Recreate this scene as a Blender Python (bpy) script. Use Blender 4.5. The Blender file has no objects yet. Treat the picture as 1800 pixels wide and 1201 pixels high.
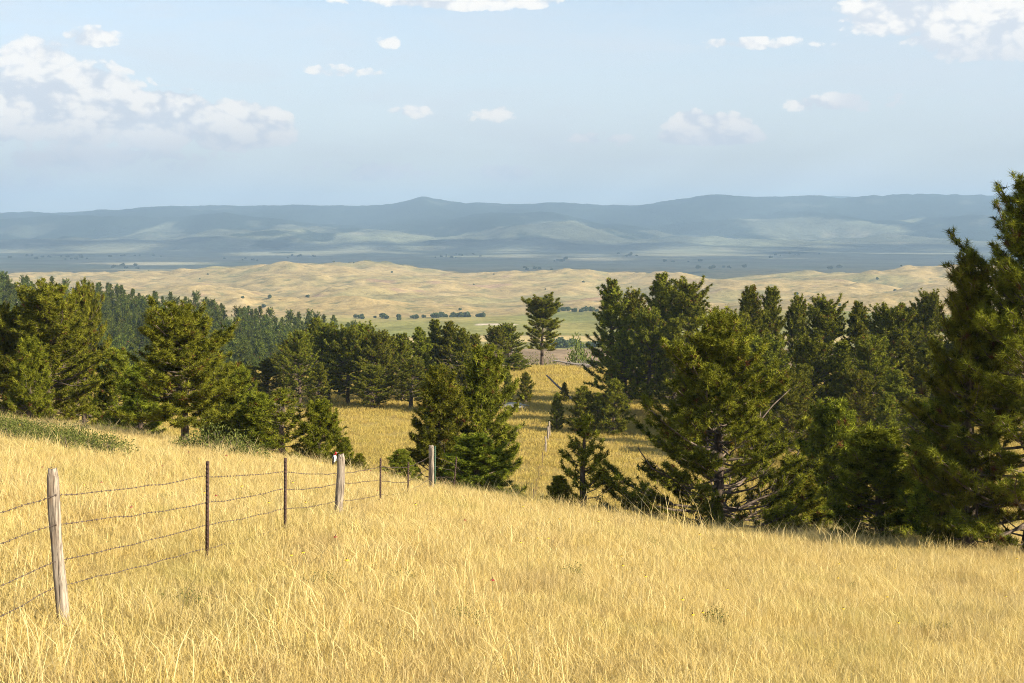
import bpy, math, random
import numpy as np
R = math.radians
# ------------------------------------------------------------------ camera, sky, sun, exposure
scene = bpy.context.scene
C = scene.collection
F = 2500.0            # focal length in photo pixels (50 mm on 36 mm)
EYE = 2.0
cam_d = bpy.data.cameras.new('camera'); cam = bpy.data.objects.new('camera', cam_d); C.objects.link(cam)
cam.location = (0, 0, EYE); cam.rotation_euler = (R(90), 0, 0)
cam_d.sensor_width = 36; cam_d.lens = 50; cam_d.shift_y = -205.5/1800
cam_d.clip_start = 0.1; cam_d.clip_end = 90000
scene.camera = cam
SUN_AZ, SUN_EL = R(180-64), R(27)      # azimuth from +Y towards +X
tosun = np.array([math.sin(SUN_AZ)*math.cos(SUN_EL), math.cos(SUN_AZ)*math.cos(SUN_EL), math.sin(SUN_EL)])
sd = bpy.data.lights.new('sun', 'SUN'); sd.energy = 5.0; sd.angle = R(0.5); sd.color = (1.0, 0.885, 0.69)
so = bpy.data.objects.new('sun', sd); C.objects.link(so); so.location = (60, -40, 60)
from mathutils import Vector
so.rotation_euler = Vector(-tosun).to_track_quat('-Z', 'Y').to_euler()
scene.view_settings.view_transform = 'Standard'; scene.view_settings.look = 'None'
scene.view_settings.gamma = 1; scene.view_settings.use_curve_mapping = False
scene.view_settings.exposure = 1.0
scene.render.engine = 'CYCLES'
scene.cycles.use_denoising = True; scene.cycles.denoising_prefilter = 'NONE'; scene.cycles.denoising_input_passes = 'RGB_ALBEDO_NORMAL'; scene.cycles.filter_width = 1.0
scene.cycles.max_bounces = 5; scene.cycles.diffuse_bounces = 1; scene.cycles.transmission_bounces = 4
scene.cycles.use_adaptive_sampling = True; scene.cycles.adaptive_threshold = 0.012; scene.cycles.adaptive_min_samples = 40; scene.cycles.volume_bounces = 1; scene.cycles.transparent_max_bounces = 8

class NT:
    """tiny node-tree helper"""
    def __init__(s, tree): s.t = tree; s.n = tree.nodes; s.l = tree.links
    def node(s, typ, **kw):
        n = s.n.new(typ)
        for k, v in kw.items(): setattr(n, k, v)
        return n
    def put(s, sock, v):
        if hasattr(v, 'is_output') or isinstance(v, bpy.types.NodeSocket): s.l.new(v, sock)
        elif v is not None: sock.default_value = v
    def math(s, op, a, b=None, c=None, clamp=False):
        n = s.node('ShaderNodeMath', operation=op, use_clamp=clamp)
        for i, v in enumerate((a, b, c)):
            if v is not None: s.put(n.inputs[i], v)
        return n.outputs[0]
    def vmath(s, op, a, b=None, scale=None):
        n = s.node('ShaderNodeVectorMath', operation=op)
        s.put(n.inputs[0], a)
        if b is not None: s.put(n.inputs[1], b)
        if scale is not None: s.put(n.inputs['Scale'], scale)
        return n.outputs['Vector']
    def mix(s, f, a, b, blend='MIX'):
        n = s.node('ShaderNodeMix', data_type='RGBA', blend_type=blend)
        s.put(n.inputs[0], f)
        for i, v in ((6, a), (7, b)):
            if isinstance(v, tuple) and len(v) == 3: v = v+(1,)
            s.put(n.inputs[i], v)
        return n.outputs[2]
    def noise(s, vec, scale, detail=4, rough=.55, dist=0, out='Fac'):
        n = s.node('ShaderNodeTexNoise'); s.put(n.inputs['Vector'], vec)
        n.inputs['Scale'].default_value = scale; n.inputs['Detail'].default_value = detail
        n.inputs['Roughness'].default_value = rough; n.inputs['Distortion'].default_value = dist
        return n.outputs[out]
    def smooth(s, v, a, b, lo=0., hi=1.):
        n = s.node('ShaderNodeMapRange', interpolation_type='SMOOTHSTEP')
        for i, q in enumerate((v, a, b, lo, hi)): s.put(n.inputs[i], q)
        return n.outputs[0]
    def comb(s, x, y, z):
        n = s.node('ShaderNodeCombineXYZ')
        for i, q in enumerate((x, y, z)): s.put(n.inputs[i], q)
        return n.outputs[0]

def build_world():
    w = bpy.data.worlds.new('World'); scene.world = w; w.use_nodes = True
    t = NT(w.node_tree); t.n.clear()
    out = t.node('ShaderNodeOutputWorld'); bg = t.node('ShaderNodeBackground')
    t.l.new(bg.outputs[0], out.inputs[0])
    sky = t.node('ShaderNodeTexSky', sky_type='NISHITA', sun_disc=False)
    sky.sun_elevation = SUN_EL; sky.sun_rotation = SUN_AZ
    sky.air_density = 1.0; sky.dust_density = 1.6; sky.ozone_density = 1.2; sky.altitude = 1200
    g = t.node('ShaderNodeNewGeometry'); d = t.vmath('SCALE', g.outputs['Incoming'], scale=-1.0)
    sp = t.node('ShaderNodeSeparateXYZ'); t.l.new(d, sp.inputs[0])
    az = t.math('ARCTAN2', sp.outputs[0], sp.outputs[1]); el = t.math('ARCSINE', sp.outputs[2])
    # cloud space: direction, flattened near the horizon
    q = t.comb(az, el, 0.0)
    qs = t.vmath('MULTIPLY', q, (1.0, 1.55, 1.0))
    def dens(off, det):
        p = t.vmath('ADD', qs, off)
        return t.noise(p, 21.0, det, .66, .3)
    def pxa(px): return math.atan((px-900)/F)
    def pxe(py): return math.atan((395-py)/F)
    # billowing heaps: centre, half width, half height above and below, fullness
    heaps = [(0,205,150,100,66,2.6),(140,200,150,88,70,3.0),(270,222,120,66,48,3.0),(420,236,112,64,36,3.0),(60,130,80,50,60,1.6),(1245,246,96,52,14,3.0),(1212,228,46,42,26,2.2),
             (1740,78,150,84,50,3.2),(1610,42,160,44,40,2.6),(800,-6,240,40,26,2.4),(60,-6,160,36,22,1.8),(165,82,48,22,14,1.3),(585,130,84,15,9,.9),
             (1330,84,130,13,9,.8),(1430,192,60,20,14,1.1),(1520,186,100,18,14,.7),(870,204,42,22,16,.8),(875,308,80,22,13,1.0),(650,308,120,24,14,.8),
             (30,338,100,36,20,1.1),(1045,248,65,18,12,.8),(190,290,220,34,20,1.0),(715,197,40,14,12,.62),(683,80,28,14,9,.75),(1015,294,24,10,8,.62)]
    acc = None
    for cx, cy, wx, hu, hd, sc_ in heaps:
        n = [t.node('ShaderNodeVectorMath', operation='MULTIPLY_ADD') for _ in range(2)]
        for nd, kx, ky in ((n[0], F/wx, F/hu), (n[1], -F/wx, -F/hd)):
            t.put(nd.inputs[0], q); nd.inputs[1].default_value = (kx, ky, 0); nd.inputs[2].default_value = (-pxa(cx)*kx, -pxe(cy)*ky, 0)
        mxv = t.vmath('MAXIMUM', n[0].outputs[0], n[1].outputs[0])
        dt = t.node('ShaderNodeVectorMath', operation='DOT_PRODUCT'); t.put(dt.inputs[0], mxv); t.put(dt.inputs[1], mxv)
        v = t.math('MULTIPLY_ADD', dt.outputs['Value'], -sc_, sc_)
        acc = v if acc is None else t.math('MAXIMUM', acc, v)
    hs = t.math('MAXIMUM', acc, -.6)
    d0 = dens((0, 0, 0), 7); d1 = dens((.0055, .009, 0), 3)
    warp = t.vmath('ADD', qs, t.vmath('SCALE', t.noise(qs, 60.0, 2, .6, 0, 'Color'), scale=.014))
    def puff(scale):
        n = t.node('ShaderNodeTexVoronoi', feature='SMOOTH_F1', voronoi_dimensions='2D'); t.put(n.inputs['Vector'], warp); n.inputs['Scale'].default_value = scale; n.inputs['Smoothness'].default_value = .25
        return n.outputs['Distance']
    pf = t.math('ADD', t.math('MULTIPLY_ADD', puff(42.0), -.62, .27), t.math('MULTIPLY_ADD', puff(120.0), -.36, .15))
    # beyond the field of view the sky carries the same kind of scattered clouds
    gen = t.smooth(t.noise(t.vmath('SCALE', d, scale=2.2), 1.6, 2, .5), .5, .75, -.9, .35)
    sel = t.math('MAXIMUM', t.smooth(t.math('ABSOLUTE', az), .42, .55), t.smooth(el, .17, .28))
    base = t.math('ADD', t.math('MULTIPLY', hs, t.math('SUBTRACT', 1.0, sel)), t.math('MULTIPLY', gen, sel))
    raw = t.math('ADD', t.math('MULTIPLY', base, .52), t.math('MULTIPLY', t.math('SUBTRACT', d0, .52), 2.4))
    raw = t.math('MULTIPLY_ADD', pf, 1.3, raw)
    cov = t.math('MULTIPLY', t.smooth(raw, .05, .30), t.smooth(raw, .05, .6, .66, 1.0))
    cov = t.math('MULTIPLY', cov, t.smooth(base, -.45, -.05))
    foot = t.smooth(az, pxa(700), pxa(1100), pxe(285), pxe(275))
    foot = t.math('ADD', foot, t.smooth(az, pxa(1400), pxa(1560), 0.0, pxe(140)-pxe(275)))
    low = t.smooth(t.math('SUBTRACT', el, foot), 0.0, .036, .25, 1.0)
    low = t.math('MAXIMUM', low, t.smooth(el, .155, .19))
    lit = t.math('MULTIPLY', t.smooth(t.math('MULTIPLY_ADD', pf, .55, t.math('SUBTRACT', d0, d1)), -.16, .10), low)
    veil = t.noise(t.vmath('MULTIPLY', q, (1.0, 4.5, 1.0)), 5.0, 4, .6, .3)
    veil = t.smooth(veil, .40, .72, 0, .6)
    skyc = t.mix(1.0, sky.outputs[0], (.088, .088, .088), 'MULTIPLY')
    pale = t.smooth(el, -.03, .34, .82, .03)
    skyc = t.mix(pale, skyc, (.39, .405, .42))
    skyc = t.mix(veil, skyc, (.37, .388, .42))
    cc = t.mix(lit, (.355, .372, .408), (.535, .508, .48))  # sunlit tops and grey undersides painted into the cloud colour
    col = t.mix(t.math('MULTIPLY', cov, .95), skyc, cc)
    t.l.new(col, bg.inputs[0]); bg.inputs[1].default_value = 1.0
    w.cycles.sampling_method = 'MANUAL'; w.cycles.sample_map_resolution = 256
build_world()

# ------------------------------------------------------------------ noise and meshes
_rng = np.random.RandomState(7)
_perm = _rng.permutation(512); _perm = np.concatenate([_perm, _perm, _perm])
_gr = np.stack([np.cos(np.linspace(0, 2*np.pi, 512, endpoint=False)), np.sin(np.linspace(0, 2*np.pi, 512, endpoint=False))], 1)
def perlin(x, y):
    x = np.asarray(x, float); y = np.asarray(y, float)
    xi = np.floor(x).astype(int); yi = np.floor(y).astype(int); xf = x-xi; yf = y-yi
    u = xf**3*(xf*(xf*6-15)+10); v = yf**3*(yf*(yf*6-15)+10)
    def g(ix, iy, dx, dy):
        h = _perm[_perm[ix % 512] + iy % 512]
        return _gr[h, 0]*dx+_gr[h, 1]*dy
    a = g(xi, yi, xf, yf); b = g(xi+1, yi, xf-1, yf); c = g(xi, yi+1, xf, yf-1); d = g(xi+1, yi+1, xf-1, yf-1)
    return (a+(b-a)*u)+((c+(d-c)*u)-(a+(b-a)*u))*v
def fbm(x, y, o=4, lac=2.03, gain=.5):
    s = 0; a = 1
    for i in range(o):
        s = s+a*perlin(x+i*17.3, y-i*9.1); x = x*lac; y = y*lac; a *= gain
    return s
def ridged(x, y, o=4, gain=.5):
    s = 0; a = 1
    for i in range(o):
        s = s+a*(1-2.2*np.abs(perlin(x+i*31.7, y+i*12.9))); x = x*2.07; y = y*2.07; a *= gain
    return s
def sstep(v, a, b):
    t = np.clip((v-a)/(b-a), 0, 1); return t*t*(3-2*t)
def smax(a, b, k):
    h = np.clip(.5+.5*(a-b)/k, 0, 1); return b+(a-b)*h+k*h*(1-h)

def mesh_np(name, verts, faces, smooth=False):
    """faces: (n,3) or (n,4) array, or list of such arrays"""
    if not isinstance(faces, (list, tuple)): faces = [faces]
    faces = [np.asarray(f, np.int32) for f in faces if len(f)]
    me = bpy.data.meshes.new(name)
    v = np.asarray(verts, np.float32); me.vertices.add(len(v)); me.vertices.foreach_set('co', v.ravel())
    loops = np.concatenate([f.ravel() for f in faces]); sizes = np.concatenate([np.full(len(f), f.shape[1], np.int32) for f in faces])
    me.loops.add(len(loops)); me.loops.foreach_set('vertex_index', loops)
    me.polygons.add(len(sizes)); st = np.concatenate([[0], np.cumsum(sizes)[:-1]]).astype(np.int32)
    me.polygons.foreach_set('loop_start', st)
    if smooth: me.polygons.foreach_set('use_smooth', np.ones(len(sizes), bool))
    me.update(calc_edges=True); me.validate()
    return me
def attr(me, name, vals, typ='FLOAT'):
    a = me.attributes.new(name, typ, 'POINT')
    key = {'FLOAT': 'value', 'INT': 'value', 'FLOAT_VECTOR': 'vector', 'FLOAT_COLOR': 'color'}[typ]
    a.data.foreach_set(key, np.asarray(vals, np.int32 if typ == 'INT' else np.float32).ravel())
def link(name, me, mat=None, parent=None, loc=None):
    o = bpy.data.objects.new(name, me); C.objects.link(o)
    if mat is not None:
        if len(me.materials) == 0: me.materials.append(mat)
    if parent is not None: o.parent = parent
    if loc is not None: o.location = loc
    return o
def tag(o, label, cat, group=None, kind=None):
    o['label'] = label
    if cat: o['category'] = cat
    if group: o['group'] = group
    if kind: o['kind'] = kind
    return o
def empty(name, loc, rz=0):
    o = bpy.data.objects.new(name, None); C.objects.link(o); o.location = loc; o.rotation_euler = (0, 0, rz)
    o.empty_display_size = .2
    return o
def unit(v): return v/np.maximum(np.linalg.norm(v, axis=-1, keepdims=True), 1e-9)

def tubes(P, Rr, sides):
    """P: (n, k, 3) polylines, Rr: (n, k) radii -> verts, quads"""
    n, k, _ = P.shape
    T = np.gradient(P, axis=1); T = unit(T)
    ref = np.where(np.abs(T[..., 2:3]) > .9, np.array([1., 0, 0]), np.array([0, 0, 1.]))
    A = unit(np.cross(T, ref)); B = np.cross(T, A)
    ang = np.linspace(0, 2*np.pi, sides, endpoint=False)
    V = P[:, :, None, :]+Rr[:, :, None, None]*(A[:, :, None, :]*np.cos(ang)[None, None, :, None]+B[:, :, None, :]*np.sin(ang)[None, None, :, None])
    idx = np.arange(n*k*sides).reshape(n, k, sides)
    a = idx[:, :-1, :]; b = np.roll(a, -1, 2); d = idx[:, 1:, :]; c = np.roll(d, -1, 2)
    Q = np.stack([a, b, c, d], -1).reshape(-1, 4)
    return V.reshape(-1, 3), Q

# ------------------------------------------------------------------ materials
def newmat(name):
    m = bpy.data.materials.new(name); m.use_nodes = True
    t = NT(m.node_tree); t.n.clear()
    out = t.node('ShaderNodeOutputMaterial')
    return m, t, out
def leafy(name, build, trans=.35, rough_gloss=0.0):
    m, t, out = newmat(name)
    col = build(t)
    d = t.node('ShaderNodeBsdfDiffuse'); tr = t.node('ShaderNodeBsdfTranslucent'); mx = t.node('ShaderNodeMixShader')
    t.put(d.inputs[0], col); t.put(tr.inputs[0], col); mx.inputs[0].default_value = trans
    t.l.new(d.outputs[0], mx.inputs[1]); t.l.new(tr.outputs[0], mx.inputs[2])
    last = mx.outputs[0]
    if rough_gloss:
        gl = t.node('ShaderNodeBsdfGlossy'); gl.inputs['Roughness'].default_value = .45; gl.inputs[0].default_value = (1, .95, .8, 1)
        m2 = t.node('ShaderNodeMixShader'); m2.inputs[0].default_value = rough_gloss
        t.l.new(last, m2.inputs[1]); t.l.new(gl.outputs[0], m2.inputs[2]); last = m2.outputs[0]
    t.l.new(last, out.inputs[0])
    return m
def A(t, name, typ='GEOMETRY', out='Fac'):
    n = t.node('ShaderNodeAttribute', attribute_name=name, attribute_type=typ); return n.outputs[out]
def pos(t): return t.node('ShaderNodeNewGeometry').outputs['Position']
def orand(t): return t.node('ShaderNodeObjectInfo').outputs['Random']

def needle_mat(name, dark, light, brown=.03, trans=.3):
    def b(t):
        v = A(t, 'tint')
        c = t.mix(v, dark, light)
        c = t.mix(t.smooth(v, 1-brown, 1-brown+.005), c, (.16, .075, .03))
        k = t.math('MULTIPLY_ADD', orand(t), .35, .82)
        hs = t.node('ShaderNodeHueSaturation'); t.put(hs.inputs['Color'], c); t.put(hs.inputs['Value'], k)
        t.put(hs.inputs['Hue'], t.math('MULTIPLY_ADD', orand(t), .024, .486))
        return hs.outputs[0]
    return leafy(name, b, trans)
M = {}
M['needle'] = needle_mat('pine_needles', (.028, .042, .007), (.36, .37, .038), .02, .22)
M['needle_young'] = needle_mat('young_pine_needles', (.034, .054, .007), (.37, .405, .038), .01, .22)
M['needle_far'] = needle_mat('distant_pine_needles', (.026, .040, .008), (.19, .225, .034), .012, .2)

def bark_mat():
    m, t, out = newmat('pine_bark')
    tc = t.node('ShaderNodeTexCoord').outputs['Object']
    mp = t.vmath('MULTIPLY', tc, (14, 14, 3.5))
    n = t.noise(mp, 1.0, 6, .65, .6)
    c = t.mix(t.smooth(n, .35, .68), (.035, .026, .02), (.17, .12, .085))
    p = t.node('ShaderNodeBsdfPrincipled'); t.put(p.inputs['Base Color'], c); p.inputs['Roughness'].default_value = .95
    bp = t.node('ShaderNodeBump'); bp.inputs['Strength'].default_value = .8; bp.inputs['Distance'].default_value = .03
    t.put(bp.inputs['Height'], n); t.l.new(bp.outputs[0], p.inputs['Normal']); t.l.new(p.outputs[0], out.inputs[0])
    return m
M['bark'] = bark_mat()
def simple(name, col, rough=.8, noise_scale=None, col2=None, bump=0, metal=0):
    m, t, out = newmat(name)
    p = t.node('ShaderNodeBsdfPrincipled'); p.inputs['Roughness'].default_value = rough; p.inputs['Metallic'].default_value = metal
    if noise_scale:
        n = t.noise(t.node('ShaderNodeTexCoord').outputs['Object'], noise_scale, 5, .6)
        t.put(p.inputs['Base Color'], t.mix(t.smooth(n, .35, .65), col, col2))
        if bump:
            bp = t.node('ShaderNodeBump'); bp.inputs['Strength'].default_value = bump; bp.inputs['Distance'].default_value = .01
            t.put(bp.inputs['Height'], n); t.l.new(bp.outputs[0], p.inputs['Normal'])
    else: p.inputs['Base Color'].default_value = tuple(col)+(1,)
    t.l.new(p.outputs[0], out.inputs[0])
    return m
M['branch'] = simple('pine_branch_bark', (.075, .055, .04), .95, 6, (.22, .165, .125))
M['dead'] = simple('bleached_dead_wood', (.2, .17, .15), .95, 9, (.36, .32, .28), .5)
M['rust'] = simple('rusted_steel', (.030, .016, .012), .75, 40, (.075, .036, .024), .3)
M['green_paint'] = simple('green_painted_steel', (.02, .07, .035), .6, 30, (.035, .1, .05))
M['wire'] = simple('rusty_wire', (.07, .05, .042), .7, 60, (.13, .095, .08))

def wood_mat():
    m, t, out = newmat('weathered_post_wood')
    tc = t.node('ShaderNodeTexCoord').outputs['Object']
    n = t.noise(t.vmath('MULTIPLY', tc, (55, 55, 3.0)), 1.0, 7, .65, .4)
    n2 = t.noise(t.vmath('MULTIPLY', tc, (9, 9, 2.5)), 1.0, 4, .6)
    c = t.mix(t.smooth(n, .34, .62), (.075, .055, .04), (.44, .37, .29))
    c = t.mix(t.smooth(n2, .52, .75), c, (.26, .19, .13))
    p = t.node('ShaderNodeBsdfPrincipled'); t.put(p.inputs['Base Color'], c); p.inputs['Roughness'].default_value = .92
    bp = t.node('ShaderNodeBump'); bp.inputs['Strength'].default_value = .9; bp.inputs['Distance'].default_value = .012
    t.put(bp.inputs['Height'], n); t.l.new(bp.outputs[0], p.inputs['Normal']); t.l.new(p.outputs[0], out.inputs[0])
    return m
M['wood'] = wood_mat()

def grass_mat(name, dry1, dry2, green, greenamt):
    def b(t):
        v = A(t, 'tint'); p = pos(t)
        c = t.mix(v, dry1, dry2)
        c = t.mix(t.smooth(orand(t), .25, .95, 0, .35), c, (.60, .43, .14))
        pn = t.noise(p, .42, 6, .68)
        c = t.mix(t.smooth(pn, .50, .72, 0, greenamt), c, green)
        pb = t.noise(t.vmath('ADD', p, (41, 7, 3)), .9, 4, .6)
        c = t.mix(t.smooth(pb, .50, .72, 0, .62), c, (.44, .32, .16))
        return c
    return leafy(name, b, .38)
M['grass'] = grass_mat('dry_prairie_grass', (.60, .44, .125), (.88, .735, .37), (.40, .385, .10), .5)
M['meadow_grass'] = grass_mat('meadow_grass', (.50, .39, .095), (.72, .575, .18), (.36, .34, .08), .45)

def ground_mat():
    m, t, out = newmat('dry_grass_ground')
    p = pos(t)
    n = t.noise(p, .5, 6, .65); n2 = t.noise(p, 6.0, 5, .7)
    c = t.mix(t.smooth(n, .35, .68), (.46, .33, .11), (.36, .29, .09))
    c = t.mix(t.smooth(n2, .4, .7), c, (.28, .205, .085))
    d = t.node('ShaderNodeBsdfDiffuse'); t.put(d.inputs[0], c)
    bp = t.node('ShaderNodeBump'); bp.inputs['Strength'].default_value = .8; bp.inputs['Distance'].default_value = .12
    t.put(bp.inputs['Height'], n2); t.l.new(bp.outputs[0], d.inputs['Normal']); t.l.new(d.outputs[0], out.inputs[0])
    return m
M['ground'] = ground_mat()
def land_mat(name, sc, bumpd, amp):
    m, t, out = newmat(name)
    p = pos(t); col = A(t, 'land', out='Color')
    n = t.noise(p, sc, 8, .68); n2 = t.noise(p, sc*7, 4, .7)
    k = t.math('ADD', t.math('MULTIPLY', n, .6), t.math('MULTIPLY', n2, .4))
    k = t.smooth(k, .32, .68, 1-amp, 1+amp)
    k = t.math('MULTIPLY', k, t.smooth(t.noise(p, sc*3.2, 5, .75), .60, .70, 1.0, 1-amp*1.3))
    c = t.vmath('SCALE', col, scale=k)
    d = t.node('ShaderNodeBsdfDiffuse'); t.put(d.inputs[0], c)
    bp = t.node('ShaderNodeBump'); bp.inputs['Strength'].default_value = .6; bp.inputs['Distance'].default_value = bumpd
    t.put(bp.inputs['Height'], n2); t.l.new(bp.outputs[0], d.inputs['Normal']); t.l.new(d.outputs[0], out.inputs[0])
    return m
M['valley'] = land_mat('valley_grassland', .02, 2.0, .38)
M['plain'] = land_mat('plain_grassland', .004, 5.0, .3)
M['mountain'] = land_mat('wooded_mountain', .005, 22.0, .42)

# ------------------------------------------------------------------ terrain
def px_x(px, d): return (px-900)/F*d
def py_z(py, d): return EYE-(py-395)/F*d
VY = [190, 215, 260, 330, 420, 600, 800, 1000, 1250, 1500, 2000, 2500, 3200, 4200, 6000, 8500, 30000]
VZ = [-18, -20, -30, -46, -60, -71, -76, -80, -86, -94, -101, -108, -120, -136, -150, -150, -150]
CR_PX = [-400, 0, 130, 300, 500, 690, 745, 800, 900, 990, 1110, 1250, 1400, 1480, 1600, 1740, 2200]
CR_PY = [384, 379, 376, 366, 363, 364, 356, 363, 361, 359, 364, 352, 351, 353, 353, 348, 356]
C2_PX = [-400, 0, 300, 600, 900, 1150, 1250, 1400, 1470, 1560, 1650, 1800, 2200]
C2_PY = [384, 382, 372, 365, 372, 366, 352, 349, 344, 350, 352, 346, 352]
def H(x, y):
    x = np.asarray(x, float); y = np.asarray(y, float); x, y = np.broadcast_arrays(x, y)
    # near hillside and its brow
    xe = 26*np.tanh(np.where(x > 8, 8+(x-8)*.55, x)/26)
    near = -(.14*y+.13*xe)
    near = near-.35*np.exp(-((x+4.3)**2+(y-9)**2)/18)+.12*fbm(x*.13, y*.13, 3)+.025*fbm(x*.9, y*.9, 2)
    yb = np.interp(x, [-40, -23, -12, -2, 2, 5, 9, 14, 30], [76, 70, 57, 48, 44, 42, 46, 54, 62])
    e = y-yb
    near = near-.26*(np.sqrt(e*e+28)+e)/2
    # meadow floor, knoll and what lies behind
    fl = np.where(y < 150, -16.5+.010*np.maximum(0, 110-y), 0)
    fl = np.interp(y, [0, 90, 118, 145, 165, 185, 200], [-17.4, -17.2, -16.6, -16.6, -17.5, -17.8, -18.5])
    fl = fl+.25*fbm(x*.035+4, y*.035, 3)+.03*fbm(x*.4, y*.4, 2)
    fl = fl+1.15*np.exp(-((x-6)/13)**2-((y-186)/11)**2)
    V = np.interp(y, VY, VZ)
    bench_r = np.interp(x, [-420, -240, -198, -66, -25, 10], [-23, -28, -30, -49, -58, -63])
    bench = np.interp(y, [190, 230, 300, 560, 620, 900], [-18.5, -26, -41, 0, 0, 0])
    k = sstep(y, 300, 540); bench = np.where(y > 300, -41+(bench_r+41)*k, bench)
    bench = np.where(y > 560, bench_r+(V-bench_r)*sstep(y, 570, 900), bench)
    lm = 1-sstep(x, -75, -5)
    far = V*(1-lm)+bench*lm
    far = far+sstep(y, 260, 600)*1.5*fbm(x*.012, y*.012, 3)
    w = sstep(y, 186, 215)
    base = fl*(1-w)+far*w
    z = np.where(y < 215, smax(near, base, 2.2), base)
    # green fields, golden hills
    hm = sstep(y, 1350, 1750)*(1-sstep(y, 3700, 4500))
    wx = x+90*fbm(x*.0016, y*.0016, 2); wy = y+90*fbm(x*.0016+9, y*.0016+3, 2)
    roll = -np.abs(fbm(wx*.0033, wy*.0026, 1))*0+34*np.abs(fbm(wx*.0019, wy*.0016, 4, gain=.45))-9
    gul = np.abs(fbm(wx*.0115, wy*.0085, 4, gain=.5))*12-3.5
    z = z+hm*(roll+gul*(.35+.65*sstep(roll, -8, 2)))
    def g(px, d, sx, sy, h): 
        xx = px_x(px, d); return h*np.exp(-((x-xx)/sx)**2-((y-d)/sy)**2)
    z = z+g(560, 3250, 260, 230, 24)+g(540, 3050, 620, 420, 16)+g(330, 3000, 500, 380, 9)
    mesa = sstep(y, 2280, 2480)*(1-sstep(y, 2700, 3000))*(1-sstep(x, 105, 190))*sstep(x, -900, -300)
    z = z+13*mesa
    z = z+g(1680, 2750, 420, 300, 24)+g(1500, 2600, 400, 300, 9)+g(1560, 1750, 260, 130, 15)+g(1300, 1500, 200, 110, 8)+g(1770, 2100, 110, 120, 15)
    gf = sstep(y, 900, 1100)*(1-sstep(y, 1400, 1600))
    z = z+gf*3.5*fbm(x*.006, y*.006, 3)
    # plain, foothills, mountains
    pm = sstep(y, 4000, 5200)*(1-sstep(y, 8500, 9800)); z = z+pm*9*fbm(x*.0012, y*.0012, 4)
    px = 900+F*x/np.maximum(y, 50)
    c1 = np.interp(px, CR_PX, CR_PY); c2 = np.interp(px, C2_PX, C2_PY)
    z1 = EYE+(395-c1)/F*13800; z2 = EYE+(395-c2)/F*17600
    r1 = sstep(y, 8200, 13800)
    hill = (88*ridged(x*.00042, y*.00036, 5)+85*np.abs(fbm(x*.0011+.0004*y, y*.00035, 4))-30)*sstep(y, 8000, 9500)*(1-sstep(y, 12600, 13700))
    c0 = np.interp(px, [-400, 0, 150, 270, 400, 480, 600, 700, 850, 960, 1060, 1180, 1300, 1450, 1560, 1700, 2200], [398, 394, 386, 391, 383, 390, 402, 398, 386, 384, 398, 404, 390, 386, 397, 381, 392])
    z0 = EYE+(395-c0)/F*11000
    fr = np.exp(-((y-11000-250*np.sin(px*.013))/620)**2)
    r1 = sstep(y, 9000, 13800)**1.3
    up = r1*(z1+150)+np.maximum(hill, -60)*(1-.3*r1)
    up = up*(1-fr)+fr*(np.maximum(up, 0)*.25+(z0+150)*.8+.2*hill)
    dn = sstep(y, 13900, 15600); 
    mm = (1-dn)*up+dn*(-60+150)
    mm = mm+sstep(y, 15700, 17600)*(z2-(-60))
    mm = mm+sstep(y, 9000, 12000)*9*fbm(x*.012, y*.012, 3)*(1-.6*dn)
    z = z+mm*sstep(y, 8000, 8400)
    return z
def H1(x, y): return float(H(np.array([x]), np.array([y]))[0])

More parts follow.
